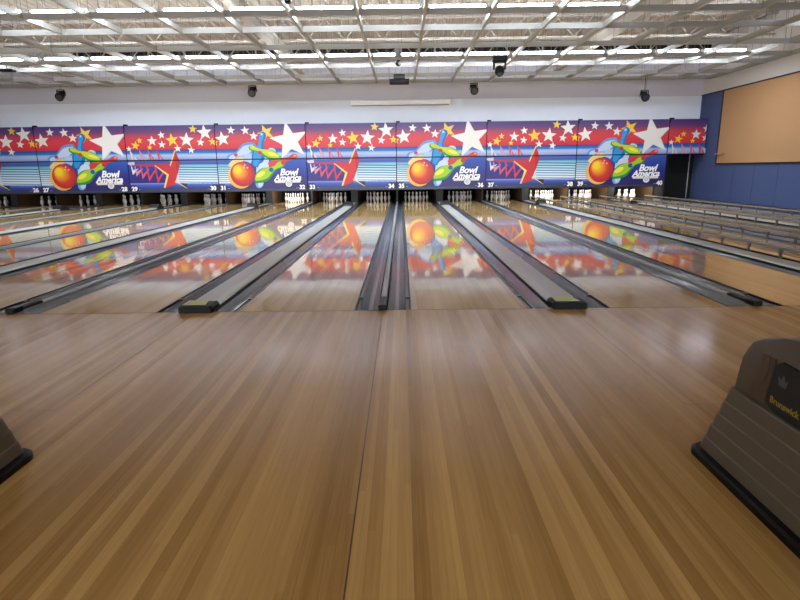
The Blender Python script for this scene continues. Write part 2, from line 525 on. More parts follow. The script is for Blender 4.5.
# ------------------------------------------------------------------ kickbacks and pits
def kick(x, hw, labeltxt, grp):
    r = empty('kickback', (x, 22.35, 0), labeltxt, 'partition', grp)
    bm = BM(); add_box(bm, -hw, hw, 0.75, 2.6, -0.14, 0.62); obj('side_board', bm, M['kick'], r)
    bm = BM(); add_box(bm, -hw - 0.004, hw + 0.004, 0.70, 0.75, -0.1, 0.62); obj('front_edge', bm, M['hood'], r)
    return r
k_w = kick(0, 0.13, 'x', 'x'); k_n = kick(0, 0.031, 'x', 'x')
fw = fn = True
for i in range(8):
    odd = 25 + 2 * i
    k = k_w if fw else copy_tree(k_w); fw = False
    k.location.x = (odd - 35) / 2 * PAIR + PAIR / 2
    tag(k, 'wide tan kickback partition beside the pins, between lanes %s and %s' % (numword(odd), numword(odd + 1)), 'partition', 'kickbacks between pinsetters')
    k = k_n if fn else copy_tree(k_n); fn = False
    k.location.x = (odd + 1 - 34) / 2 * PAIR
    tag(k, ('thin tan kickback partition beside the pins, between lanes %s and %s' % (numword(odd + 1), numword(odd + 2))) if odd < 39 else 'thin tan kickback partition on the outer side of the lane forty pins', 'partition', 'kickbacks between pinsetters')
# dark pit curtains
cu = None
for n in LANES:
    if cu is None:
        bm = BM()
        xs = [-0.5 + i * 0.02 for i in range(51)]
        A = [bm.verts.new((x, 0.012 * math.sin(i * 1.3), 0.02)) for i, x in enumerate(xs)]
        B = [bm.verts.new((x, 0.012 * math.sin(i * 1.3), 0.70)) for i, x in enumerate(xs)]
        A2 = [bm.verts.new((v.co.x, v.co.y + 0.01, v.co.z)) for v in A]; B2 = [bm.verts.new((v.co.x, v.co.y + 0.01, v.co.z)) for v in B]
        for i in range(50):
            bm.faces.new((A[i], A[i + 1], B[i + 1], B[i])); bm.faces.new((A2[i], A2[i + 1], B2[i + 1], B2[i]))
        o = cu = obj('pit_curtain', bm, M['pit'])
    else:
        o = cu.copy(); link(o)
    o.location = (lane_center(n), 24.75, 0)
    tag(o, 'black pit curtain hanging behind the pins of lane %s' % numword(n), 'curtain', 'pit curtains')
# pin deck lamps behind the masking units
BR = {32: 34, 38: 36, 39: 22, 40: 36, 33: 1.2, 37: 1.6, 34: 1.5, 35: 1.5}
for n in LANES:
    l = bpy.data.lights.new('pin_deck_light', 'AREA'); l.shape = 'RECTANGLE'; l.size = 0.95; l.size_y = 0.08
    l.energy = 0.32 * BR.get(n, 0.6); l.color = (1, 0.97, 0.92)
    o = bpy.data.objects.new('pin_deck_light', l); link(o)
    o.location = (lane_center(n), 22.4, 0.75)
    o.rotation_euler = (math.radians(68), 0, 0)
    tag(o, 'pin deck lamp tucked behind the mural above lane %s' % numword(n), 'lamp', 'pin deck lamps')

# ------------------------------------------------------------------ masking units with printed artwork
def clip(poly, rect):
    u0, u1, z0, z1 = rect
    def cut(P, inside, inter):
        out = []
        for i in range(len(P)):
            a = P[i - 1]; b = P[i]
            ia, ib = inside(a), inside(b)
            if ib:
                if not ia: out.append(inter(a, b))
                out.append(b)
            elif ia: out.append(inter(a, b))
        return out
    def ix(c):
        return lambda a, b: (c, a[1] + (b[1] - a[1]) * (c - a[0]) / (b[0] - a[0]))
    def iz(c):
        return lambda a, b: (a[0] + (b[0] - a[0]) * (c - a[1]) / (b[1] - a[1]), c)
    P = poly
    for ins, it in ((lambda p: p[0] >= u0, ix(u0)), (lambda p: p[0] <= u1, ix(u1)), (lambda p: p[1] >= z0, iz(z0)), (lambda p: p[1] <= z1, iz(z1))):
        if len(P) < 3: return []
        P = cut(P, ins, it)
    return P

class Art:
    def __init__(self, rect): self.rect = rect; self.items = []; self.layer = 0
    def poly(self, pts, col, same=False):
        if not same: self.layer += 1
        P = clip(list(pts), self.rect)
        if len(P) < 3: return
        self.items.append((P, col, self.layer))
    def build(self, name, parent, depth=0.05):
        bm = BM(); cl = bm.loops.layers.float_color.new('print')
        u0, u1, z0, z1 = self.rect
        def colour(f, c):
            for lp in f.loops:
                cc = c(lp.vert.co.x, lp.vert.co.z) if callable(c) else c
                lp[cl] = (*[q * 0.76 for q in lin(cc)], 1)
        # board body
        n0 = len(bm.faces); add_box(bm, u0, u1, 0.0, depth, z0, z1)
        bm.faces.ensure_lookup_table()
        for f in bm.faces: colour(f, (40, 44, 74))
        e = 0.0008
        for P, col, ly in self.items:
            vs = [bm.verts.new((a, -e * ly, b)) for a, b in P]
            for t in tessellate_polygon([[Vector((a, b, 0)) for a, b in P]]):
                try: f = bm.faces.new([vs[i] for i in t])
                except ValueError: continue
                colour(f, col)
        me = bpy.data.meshes.new(name); 
        bm.normal_update()
        for f in bm.faces:
            if len(f.verts) == 3 and f.normal.y > 0: f.normal_flip()
        bm.to_mesh(me); bm.free(); me.materials.append(M['art'])
        o = bpy.data.objects.new(name, me); link(o); o.parent = parent
        return o

ZT, ZS, ZB = 3.04, 1.745, 0.52
def mA(cx, cy):
    c = cy + 0.0127 * (cx - 45)
    u = (cx - 45) / 630 * PAIR
    z = ZT - (c - 57) / 244 * (ZT - ZS) if c < 301 else ZS - (c - 301) / 229 * (ZS - ZB)
    return (u, z)
def mB(cx, cy):
    c = cy + 0.021 * (cx - 40)
    u = (cx - 40) / 615 * PAIR
    z = ZT - (c - 75) / 233 * (ZT - ZS) if c < 308 else ZS - (c - 308) / 220 * (ZS - ZB)
    return (u, z)

def star(m, cx, cy, r, rot=0, inner=0.42):
    P = []
    for i in range(10):
        t = math.radians(rot) + PI * i / 5 - PI / 2
        q = r if i % 2 == 0 else r * inner
        P.append(m(cx + q * math.cos(t), cy + q * math.sin(t)))
    return P
def ell(m, cx, cy, a, b, rot=0, n=28):
    P = []
    c, s = math.cos(math.radians(rot)), math.sin(math.radians(rot))
    for i in range(n):
        t = 2 * PI * i / n
        x, y = a * math.cos(t), b * math.sin(t)
        P.append(m(cx + x * c - y * s, cy + x * s + y * c))
    return P
def pinshape(m, x0, y0, x1, y1, w):
    """printed pin: head at (x0,y0), foot at (x1,y1), w = half belly width"""
    d = Vector((x1 - x0, y1 - y0)); L = d.length; d /= L; nrm = Vector((-d.y, d.x))
    prof = [(0.0, 0.0), (0.02, 0.35), (0.09, 0.55), (0.16, 0.52), (0.27, 0.34), (0.36, 0.38), (0.48, 0.65), (0.62, 0.96), (0.70, 1.0), (0.82, 0.86), (0.94, 0.55), (1.0, 0.4)]
    P = []
    for t, k in prof: P.append(Vector((x0, y0)) + d * (t * L) + nrm * (k * w))
    for t, k in prof[::-1]: P.append(Vector((x0, y0)) + d * (t * L) - nrm * (k * w))
    out = []
    for p in P[1:]: out.append(m(p.x, p.y))
    return out
def mix(a, b, t):
    t = max(0, min(1, t)); return tuple(a[i] * (1 - t) + b[i] * t for i in range(3))
def bands(a, u0, u1, stops):
    """stops: list of (z, colour) from top to bottom, printed gradient"""
    for (za, ca), (zb, cb) in zip(stops[:-1], stops[1:]):
        if abs(za - zb) < 1e-5: continue
        a.poly([(u0, za), (u1, za), (u1, zb), (u0, zb)], (lambda ca, cb, za, zb: (lambda u, z: mix(ca, cb, (za - z) / (za - zb))))(ca, cb, za, zb), same=True)

WH_ = (243, 241, 236); YE = (252, 208, 62)
def upper_bg(a):
    H = ZT - ZS
    z = lambda t: ZT - t * H
    a.layer = 1
    bands(a, 0, PAIR, [(z(0), (66, 48, 118)), (z(.10), (82, 56, 122)), (z(.20), (116, 58, 112)), (z(.32), (196, 60, 82)), (z(.48), (222, 58, 66)), (z(.69), (206, 48, 62)),
                       (z(.70), (70, 40, 110)), (z(.72), (30, 80, 170)), (z(.80), (44, 118, 200)), (z(.81), (120, 170, 222)), (z(.86), (176, 200, 232)), (z(.93), (168, 178, 222)), (z(1), (110, 130, 200))])
def lower_bg(a, kind):
    z = lambda cy, m: m(45, cy)[1]
    m = mA if kind == 'A' else mB
    a.layer = 1
    if kind == 'A':
        bands(a, 0, 1.15, [(ZS, (70, 110, 180)), (z(330, m), (60, 96, 176)), (z(345, m), (130, 200, 220)), (z(470, m), (240, 240, 246))])
        bands(a, 1.15, PAIR, [(ZS, (52, 92, 176)), (z(350, m), (42, 74, 168)), (z(420, m), (36, 44, 138)), (z(470, m), (46, 36, 120)), (z(512, m), (44, 40, 100))])
        stripes(a, m, 45, 235, 350, 470, 8)
        bands(a, 0, PAIR, [(z(512, m), (60, 62, 96)), (z(520, m), (66, 70, 92)), (ZB, (40, 42, 58))])
        a.layer += 1
        bands(a, 0, 0.95, [(z(472, m), (120, 150, 226)), (z(490, m), (40, 60, 150)), (z(512, m), (40, 40, 110))])
    else:
        bands(a, 0, 1.6, [(ZS, (60, 104, 186)), (z(330, m), (40, 74, 170)), (z(400, m), (34, 44, 140)), (z(462, m), (52, 34, 120))])
        bands(a, 1.6, PAIR, [(ZS, (88, 104, 176)), (z(335, m), (60, 84, 170)), (z(345, m), (130, 200, 220)), (z(462, m), (236, 240, 248))])
        stripes(a, m, 385, 655, 345, 462, 7)
        bands(a, 0, PAIR, [(z(462, m), (150, 164, 232)), (z(474, m), (70, 104, 200)), (z(492, m), (40, 66, 160)), (z(505, m), (50, 56, 96)), (z(512, m), (66, 70, 92)), (ZB, (40, 42, 58))])
def stripes(a, m, x0, x1, y0, y1, n):
    a.layer += 1
    p = (y1 - y0) / n
    for i in range(n):
        ya = y0 + i * p
        t = i / (n - 1)
        a.poly([m(x0, ya), m(x1, ya), m(x1, ya + p * 0.36), m(x0, ya + p * 0.36)], mix((40, 86, 160), (120, 190, 216), t), same=True)
        a.poly([m(x0, ya + p * 0.55), m(x1, ya + p * 0.55), m(x1, ya + p * 0.9), m(x0, ya + p * 0.9)], mix((190, 232, 236), (250, 250, 250), t), same=True)

def art_A(a, lower):
    m = mA
    if lower: lower_bg(a, 'A')
    else: upper_bg(a)
    for cx, cy, r, rot, c in ((97, 155, 54, -8, WH_), (160, 95, 30, 5, WH_), (258, 97, 33, -5, WH_), (315, 135, 33, 5, WH_), (400, 112, 60, -22, YE), (40, 180, 28, 0, YE)):
        a.poly(star(m, cx, cy, r, rot), c)
    a.poly(star(m, 563, 168, 140, -10), (228, 224, 232))
    a.poly(star(m, 560, 166, 130, -10), WH_)
    # pale pins behind
    a.poly(pinshape(m, 120, 298, 320, 190, 40), (96, 150, 222))
    a.poly(pinshape(m, 134, 296, 310, 204, 30), (200, 216, 240))
    a.poly(ell(m, 182, 268, 14, 12), (206, 60, 90))
    a.poly(ell(m, 262, 300, 30, 44, 20), (176, 204, 236))
    a.poly(ell(m, 437, 240, 26, 22), (186, 206, 236))
    a.poly(pinshape(m, 440, 220, 330, 400, 40), (190, 214, 240))
    a.poly(ell(m, 335, 470, 28, 34, 20), (120, 176, 232))
    a.poly(ell(m, 345, 462, 18, 34, 20), (206, 226, 244))
    # blue pin
    a.poly(pinshape(m, 385, 104, 318, 352, 46), (18, 104, 190))
    a.poly(pinshape(m, 378, 110, 312, 345, 28), (40, 156, 222))
    a.poly(ell(m, 372, 122, 8, 8), (190, 220, 250))
    # red/white pin lying to the right
    a.poly(pinshape(m, 612, 270, 392, 352, 34), (214, 58, 60))
    a.poly(ell(m, 596, 272, 12, 7), (246, 150, 140))
    a.poly(ell(m, 370, 350, 40, 30, -30), (206, 222, 240))
    # green yellow pins
    a.poly(pinshape(m, 276, 212, 492, 290, 36), (52, 166, 60))
    a.poly(pinshape(m, 284, 210, 486, 280, 25), (196, 218, 44))
    a.poly(ell(m, 440, 262, 34, 10, 18), (250, 240, 90))
    a.poly(ell(m, 352, 252, 16, 14, 20), (206, 50, 56))
    a.poly(pinshape(m, 520, 318, 300, 452, 48), (34, 150, 66))
    a.poly(pinshape(m, 512, 320, 306, 440, 36), (170, 212, 44))
    a.poly(ell(m, 348, 404, 36, 15, -30), (248, 238, 90))
    a.poly(ell(m, 424, 372, 16, 16, -35), (30, 84, 160))
    a.poly(ell(m, 512, 322, 16, 16, -35), (206, 50, 50))
    # ball with its yellow halo
    a.poly(ell(m, 203, 418, 86, 88), (246, 196, 92))
    a.poly(ell(m, 236, 400, 76, 88), (70, 60, 130))
    a.poly(ell(m, 182, 318, 62, 24, -28), (240, 214, 140))
    N = 9
    for i in range(N):
        t = i / (N - 1)
        a.poly(ell(m, 220 - 34 * t, 404 - 32 * t, 86 * (1 - t) + 24 * t, 88 * (1 - t) + 26 * t), mix(mix((190, 36, 48), (236, 84, 44), min(1, t * 1.7)), (252, 218, 40), max(0, (t - 0.35) / 0.65)))
    for hx, hy in ((234, 356), (258, 357), (240, 338)): a.poly(ell(m, hx, hy, 6, 6, n=12), (252, 190, 190))
    # scroll and ball below the logo lettering
    a.poly([m(438, 448), m(626, 444), m(626, 462), m(450, 466)], WH_)
    a.poly(ell(m, 543, 470, 27, 27), (36, 44, 138))
    a.poly(ell(m, 543, 470, 23, 23), WH_)
    a.poly(ell(m, 543, 470, 15, 15), (214, 214, 226))

def art_B(a, lower):
    m = mB
    if lower: lower_bg(a, 'B')
    else: upper_bg(a)
    for cx, cy, r, rot, c in ((62, 228, 20, 0, WH_), (108, 206, 32, 10, YE), (140, 172, 22, -5, YE), (225, 174, 36, 0, WH_), (292, 134, 27, -8, WH_), (290, 197, 27, 5, WH_), (205, 217, 19, 0, YE),
                              (362, 166, 46, -8, YE), (460, 164, 52, 5, WH_), (510, 92, 30, 5, YE), (587, 114, 54, -5, WH_), (555, 180, 28, 8, WH_), (395, 222, 27, 0, WH_), (487, 232, 26, 8, WH_), (636, 175, 28, 0, YE),
                              (698, 158, 46, 0, WH_)):
        if cx < 660: a.poly(star(m, cx, cy, r, rot), c)
    # red streak
    a.poly([m(60, 330), m(330, 318), m(330, 345), m(120, 345)], (176, 60, 96))
    a.poly([m(20, 322), m(90, 316), m(90, 336), m(62, 340)], (216, 200, 216))
    reds = [(236, 232, 240), (226, 150, 170), (222, 90, 104), (224, 66, 80), (226, 56, 66)]
    # spikes pointing up
    for i, (cx, w, h) in enumerate(((85, 26, 62), (150, 26, 66), (208, 26, 66), (268, 28, 66))):
        a.poly([m(cx - w / 2 - 6, 300 - h), m(cx + w, 302), m(cx + w - 14, 302), m(cx - 2, 262), m(cx - 2, 302), m(cx - 10, 302)], reds[min(4, i)])
    # spikes pointing down
    for i, (cx, yb) in enumerate(((75, 405), (100, 415), (140, 435), (184, 450), (242, 460))):
        wl = 22 + i * 3
        a.poly([m(cx - wl * .55, 345), m(cx - wl * .3, 345), m(cx, yb - 34), m(cx + wl * 1.5, 362), m(cx + wl * 1.8, 360), m(cx - 6, yb)], reds[i])
    # big red star running off with a yellow edge
    a.poly([m(372, 236), m(380, 236), m(352, 336), m(330, 334)], (250, 222, 120))
    a.poly([m(378, 238), m(404, 316), m(352, 468), m(286, 492), m(310, 404), m(236, 342), m(336, 342)], (212, 48, 54))
    a.poly([m(230, 336), m(318, 400), m(284, 492), m(274, 490), m(302, 404), m(226, 340)], (252, 224, 130))
    a.poly([m(378, 238), m(404, 316), m(378, 400), m(370, 300)], (184, 36, 48))
    a.poly([m(358, 440), m(440, 492), m(432, 492), m(352, 446)], (250, 220, 120))
    a.poly([m(392, 458), m(438, 460), m(436, 492)], (36, 40, 60))

DG = None
def text_mesh(txt, size, shear=0.0, offset=0.0, extrude=0.002, align='CENTER', space=1.0):
    c = bpy.data.curves.new('txt', 'FONT'); c.body = txt; c.size = size; c.shear = shear; c.offset = offset; c.extrude = extrude
    c.align_x = align; c.space_character = space; c.resolution_u = 3
    o = bpy.data.objects.new('txt', c); link(o)
    bpy.context.view_layer.update()
    dg = bpy.context.evaluated_depsgraph_get()
    me = bpy.data.meshes.new_from_object(o.evaluated_get(dg))
    bpy.data.objects.remove(o)
    return me
def text_obj(name, me, m, parent, loc, rot=(PI / 2, 0, 0)):
    me = me.copy(); me.materials.clear(); me.materials.append(m)
    o = bpy.data.objects.new(name, me); link(o); o.parent = parent
    o.location = loc; o.rotation_euler = rot
    return o
T_BOWL = text_mesh('Bowl', 0.35, 0.28, 0.010, space=0.95)
T_AMER = text_mesh('America', 0.315, 0.28, 0.009, space=0.97)

def bracket(parent):
    bm = BM(); add_box(bm, 0.002, 0.15, -0.03, 0.08, 0, 0.05, 0.008, 1); add_box(bm, 0.004, 0.03, -0.03, -0.005, -0.12, 0.0); 
    o = obj('bracket', bm, M['blk'], parent); o.location = (0, 0, ZT); return o
def tabs(a, m, left):
    a.layer += 2
    if left: P = [(0, ZB + .07), (0, ZB + .29), (.25, ZB + .29), (.42, ZB + .07)]
    else: P = [(PAIR, ZB + .07), (PAIR, ZB + .29), (PAIR - .25, ZB + .29), (PAIR - .42, ZB + .07)]
    a.poly(P, (30, 34, 92))
G = 0.016
def make_unit(kind, first_num, x0, pos):
    words_ = {'A': 'red ball, pins and big white star', 'B': 'red shooting star and zigzags'}[kind]
    r = empty('masking_unit', (x0, MASK, 0), 'mural with %s, numbered %s and %s' % (words_, numword(first_num), numword(first_num + 1)), 'masking unit', 'masking boards over the pins')
    fu = art_A if kind == 'A' else art_B
    key = kind
    if key not in CACHE:
        a = Art((G, PAIR - G, ZS + 0.02, ZT)); fu(a, False); u = a.build('upper_panel', r)
        a = Art((G, PAIR - G, ZB, ZS - 0.02)); fu(a, True); tabs(a, None, True); tabs(a, None, False); l = a.build('lower_panel', r)
        CACHE[key] = (u.data, l.data)
    else:
        for nm, me in zip(('upper_panel', 'lower_panel'), CACHE[key]):
            o = bpy.data.objects.new(nm, me); link(o); o.parent = r
    bm = BM(); add_box(bm, 0, PAIR, 0.012, 0.05, ZB, ZT - 0.01); obj('frame', bm, M['blk'], r)
    bracket(r)
    if kind == 'A':
        text_obj('logo_lettering', T_BOWL, M['lamp_white'], r, (mA(545, 0)[0], -0.05, mA(545, 410)[1]))
        text_obj('logo_lettering', T_AMER, M['lamp_white'], r, (mA(536, 0)[0], -0.05, mA(536, 447)[1]))
    for nn, uu in ((first_num, 0.19), (first_num + 1, PAIR - 0.21)):
        if 25 <= nn:
            text_obj('lane_number', text_mesh(str(nn), 0.22, 0, 0.010), M['lamp_white'], r, (uu, -0.055, ZB + 0.075))
    bm = BM()
    for s, b in ((0.37, 1), (0.42, 1), (PAIR - 0.37, 1), (PAIR - 0.42, 1)):
        add_box(bm, s - 0.008, s + 0.008, -0.056, -0.052, ZB + 0.11, ZB + 0.126)
    obj('dots', bm, M['lamp_white'], r)
    return r
CACHE = {}
for i, odd in enumerate(range(25, 41, 2)):
    make_unit('B' if i % 2 == 0 else 'A', odd, (odd - 35) / 2 * PAIR, i)
# short upper end piece over the service doorway
r = empty('masking_unit', (10.44, MASK, 0), 'short upper masking board ending at the blue wall over the dark doorway', 'masking unit', 'masking boards over the pins')
a = Art((G, 1.42, ZS + 0.02, ZT)); art_B(a, False)
a.build('upper_panel', r)
bm = BM(); add_box(bm, 0, 1.43, 0.012, 0.06, ZS - 0.03, ZT - 0.01); obj('frame', bm, M['blk'], r)
bracket(r)
# dark service doorway next to lane 40
bm = BM(); add_box(bm, 10.44, 10.50, MASK, 23.0, 0.0, ZS); add_box(bm, 10.50, 11.3, 23.15, 23.2, 0, 2.85)
struct('door_1', bm, M['pit'])
bm = BM(); add_box(bm, 11.79, 11.805, 23.10, 23.15, 0.0, ZS); struct('trim_lit_edge', bm, M['fixture'])  # thin white bar paints the lit edge of the doorway
bm = BM(); add_box(bm, 11.3, WALLX - 0.03, 23.15, 23.2, 0, 2.85); struct('wall_doorway_side', bm, M['pit'])

# white roll-up screen case on the back wall
r = empty('screen_case', (0.18, 22.875, 3.75), 'long white roll-up screen case fixed high on the white back wall', 'projection screen')
bm = BM(); add_prof_x(bm, [(0.12, 0.0), (0.0, 0.0), (-0.03, 0.03), (-0.03, 0.16), (0.0, 0.19), (0.12, 0.19)], -1.95, 1.95); obj('case', bm, M['screen'], r)
bm = BM(); add_cyl(bm, (-1.9, 0.04, -0.012), (1.9, 0.04, -0.012), 0.014, n=10); obj('pull_bar', bm, M['grey'], r)
bm = BM(); add_box(bm, -1.965, -1.95, -0.03, 0.12, 0, 0.19); add_box(bm, 1.95, 1.965, -0.03, 0.12, 0, 0.19); obj('end_plate', bm, M['fixture'], r)

# ------------------------------------------------------------------ ceiling grid, joists, lamps
GZ = 4.49
ROWS = [22.4, 21.0, 19.1, 17.95, 16.25, 14.3, 12.9, 11.2, 9.5, 7.8, 6.1, 4.4]
gr = empty('ceiling_grid', (0, 12, GZ), 'open white egg-crate ceiling grid hanging below the beige roof deck', 'ceiling grid')
for i, y in enumerate(ROWS):
    bm = BM(); add_box(bm, LEFTX + 0.05, WALLX - 0.05, y - 12 - 0.02, y - 12 + 0.02, 0, 0.125)
    obj('cross_beam', bm, M['grid'], gr)
x = -18.8
xs = []
k = -13
while True:
    x = 0.72 + k * 1.43
    if x > WALLX - 0.3: break
    if x > LEFTX + 0.2: xs.append(x)
    k += 1
bm = BM(); add_box(bm, WALLX - 0.1, WALLX - 0.05, 4.4 - 12, 22.4 - 12, 0.004, 0.129); obj('runner', bm, M['grid'], gr)
for i, x in enumerate(xs):
    bm = BM(); add_box(bm, x - 0.03, x + 0.03, 4.4 - 12, 22.4 - 12, 0.004, 0.129)
    obj('runner', bm, M['grid'], gr)
bm = BM()
for y in ROWS:
    for x in xs:
        for dx in (0.0, 0.47, 0.95):
            add_box(bm, x + dx - 0.004, x + dx + 0.004, y - 12 - 0.004, y - 12 + 0.004, 0.12, 1.46)
o = obj('hanger_wire', bm, M['wire'], gr); o['kind'] = 'stuff'

def make_joist():
    r = empty('steel_joist', (0, 0, 5.25), 'x', 'joist')
    W0, W1 = LEFTX + 0.05, WALLX - 0.05
    bm = BM(); add_box(bm, W0, W1, -0.04, 0.04, 0.62, 0.69); obj('top_chord', bm, M['steel'], r)
    bm = BM(); add_box(bm, W0, W1, -0.04, 0.04, 0.0, 0.06); obj('bottom_chord', bm, M['steel'], r)
    bm = BM(); x = W0; up = True
    while x + 0.6 < W1:
        add_bar(bm, (x, 0, 0.03 if up else 0.65), (x + 0.6, 0, 0.65 if up else 0.03), 0.025, 0.025)
        x += 0.6; up = not up
    o = obj('web', bm, M['steel'], r)
    return r
jp = make_joist()
names = ['nearest the back wall', 'second from the back wall', 'third from the back wall', 'fourth from the back wall', 'fifth from the back wall', 'sixth from the back wall']
for i, y in enumerate((22.2, 18.9, 15.6, 12.3, 9.0, 5.7)):
    j = jp if i == 0 else copy_tree(jp)
    j.location.y = y
    tag(j, 'beige open-web steel roof joist above the grid, ' + names[i], 'joist', 'roof joists')
# girders running toward the back wall
def make_girder():
    r = empty('roof_girder', (0, 0, 5.05), 'x', 'girder')
    bm = BM(); add_box(bm, -0.10, 0.10, 2, 22.9, 0.0, 0.04); add_box(bm, -0.015, 0.015, 2, 22.9, 0.04, 0.30); add_box(bm, -0.10, 0.10, 2, 22.9, 0.30, 0.34)
    obj('flange_beam', bm, M['steel'], r)
    bm = BM(); y = 2.0; up = True
    return r
gp = make_girder()
for i, (x, l) in enumerate(((6.2, 'beige steel girder above the grid on the right, above lanes 38 and 39'), (-3.6, 'beige steel girder above the grid over lanes 32 and 33'), (-12.5, 'beige steel girder above the grid on the far left'))):
    g = gp if i == 0 else copy_tree(gp); g.location.x = x; g.location.z = 4.9
    tag(g, l, 'girder', 'roof girders')

# solid black strip for the dark opening between back wall and roof
r = empty('black_opening', (0, 22.6, 5.6), 'long thin black strip for the dark opening below the roof near the back wall', 'opening')
bm = BM(); add_box(bm, -12.2, 11.9, -0.08, 0.08, 0, 0.13, 0.02, 1); obj('opening_strip', bm, M['opening'], r)
bm = BM()
x = -12.0
while x < 12: add_box(bm, x - 0.03, x + 0.03, -0.1, 0.1, -0.02, 0.15); add_box(bm, x - 0.008, x + 0.008, -0.008, 0.008, 0.15, 0.346); x += 1.35
obj('strap', bm, M['steel'], r)

# fluorescent strip lamps, two visible rows and one nearer row
LP = None
ORD = 'first second third fourth fifth sixth seventh eighth ninth tenth eleventh twelfth thirteenth fourteenth fifteenth sixteenth seventeenth eighteenth nineteenth twentieth twenty-first twenty-second twenty-third twenty-fourth'.split()
def lamp(x, y, lab, grp):
    global LP
    if LP is None:
        LP = empty('ceiling_light', (0, 0, 0), 'x', 'ceiling light')
        bm = BM(); add_box(bm, -0.66, 0.66, -0.08, 0.08, 0.022, 0.05, 0.008, 1); obj('housing', bm, M['fixture'], LP)
        bm = BM(); add_cyl(bm, (-0.6, 0, 0.0), (0.6, 0, 0.0), 0.026, n=16)
        for v in bm.verts: v.co.y *= 4.0
        obj('diffuser', bm, M['tube'], LP)
        for s in (-1, 1):
            bm = BM(); add_box(bm, s * 0.62 - 0.02, s * 0.62 + 0.02, -0.11, 0.11, -0.028, 0.03, 0.006, 1)
            obj('end_piece', bm, M['fixture'], LP)
        o = LP
    else: o = copy_tree(LP)
    o.location = (x, y, GZ + 0.195)
    tag(o, lab, 'ceiling light', grp)
for i, x in enumerate(xs):
    xc = x + 0.715
    if xc > WALLX - 0.7 or xc < -14: continue
    lamp(xc, 18.18, 'lit strip lamp of the far row, %s from the blue wall' % ORD[len(xs) - 1 - i], 'far row of fluorescent strips')
for i, x in enumerate(xs):
    xc = x + 0.715
    if xc > 5.2 and xc < 9.5: continue
    if xc > WALLX - 0.7 or xc < -12: continue
    lamp(xc, 13.15, 'lit strip lamp of the middle row, %s from the blue wall' % ORD[len(xs) - 1 - i], 'middle row of fluorescent strips')
for i, x in enumerate(xs):
    xc = x + 0.715
    if i % 2 or xc > WALLX - 0.7 or xc < -14: continue
    for yy, wd in (): lamp(xc, yy, 'lit strip lamp of the %s row, %s cell from the blue wall' % (wd, ORD[len(xs) - 1 - i]), wd + ' row of fluorescent strips')

# ------------------------------------------------------------------ hanging fittings
def spot(x, y, z, ztop, lab):
    ztop = z + (ztop - z) / 1.25
    r = empty('stage_light', (x, y, z), lab, 'stage light', 'small black stage lights hanging before the back wall')
    r.scale = (1.25, 1.25, 1.25)
    bm = BM()
    add_cyl(bm, (0, 0.02, -0.04), (0, -0.12, -0.10), 0.095, 0.12, 14); add_box(bm, -0.09, 0.09, 0.0, 0.12, 0.0, 0.10, 0.02, 1)
    add_cyl(bm, (0, 0.10, 0.0), (0, 0.02, -0.04), 0.05, 0.085, 14)
    obj('lamp_head', bm, M['blk'], r, smooth=True)
    bm = BM(); add_cyl(bm, (0, -0.12, -0.101), (0, -0.126, -0.103), 0.085, n=14); obj('lens', bm, M['glass'], r)
    bm = BM()
    for s in (-1, 1): add_bar(bm, (s * 0.125, 0, -0.05), (s * 0.10, 0, 0.12), 0.02, 0.03)
    add_bar(bm, (-0.11, 0, 0.12), (0.11, 0, 0.12), 0.03, 0.02)
    obj('yoke', bm, M['blk'], r)
    bm = BM(); add_cyl(bm, (0, 0, 0.12), (0, 0, ztop - z), 0.008, n=8); add_cyl(bm, (0.03, 0, 0.12), (0.05, 0, ztop - z), 0.004, n=6); obj('hanging_rod', bm, M['blk'] if ztop - z > 0.5 else M['grey'], r)
    return r
spot(-12.3, 21.6, 4.13, GZ, 'small black stage light on the far left, above the 26 and 27 ball mural')
spot(-5.24, 21.6, 4.19, GZ, 'small black stage light hanging above the big star over lane 31')
spot(2.88, 21.6, 4.17, GZ, 'small black stage light right of the white screen case')
spot(9.13, 21.6, 3.86, GZ, 'small black stage light hanging lowest, on a long cord near the blue wall')

r = empty('moving_head_light', (2.86, 16, 3.95), 'large black moving-head stage light hanging from the grid, right of centre', 'stage light')
bm = BM(); add_box(bm, -0.19, 0.19, -0.12, 0.12, 0.13, 0.25, 0.015, 2); obj('base', bm, M['blk'], r)
bm = BM()
for s in (-1, 1): add_box(bm, s * 0.15 - 0.02, s * 0.15 + 0.02, -0.05, 0.05, -0.08, 0.13, 0.01, 1)
add_box(bm, -0.17, 0.17, -0.05, 0.05, 0.09, 0.13)
obj('yoke', bm, M['blk'], r)
bm = BM(); add_lathe(bm, [(0, -0.15), (0.09, -0.15), (0.13, -0.07), (0.12, 0.03), (0.08, 0.09), (0, 0.1)], 18, M=Matrix.Rotation(math.radians(-35), 4, 'X'), loc=(0, 0, -0.09)); h = obj('lamp_head', bm, M['blk'], r, smooth=True)
bm = BM(); add_lathe(bm, [(0, -0.158), (0.075, -0.155), (0.075, -0.15)], 18, M=Matrix.Rotation(math.radians(-35), 4, 'X'), loc=(0, 0, -0.09)); obj('lens', bm, M['glass'], h, smooth=True)
bm = BM()
for s in (-1, 1): add_cyl(bm, (s * 0.17, 0, 0.25), (s * 0.17, 0, GZ - 3.95 + 0.05), 0.006, n=6)
add_box(bm, -0.22, 0.22, -0.15, 0.15, 0.25, 0.27); obj('hanging_bracket', bm, M['grey'], r)

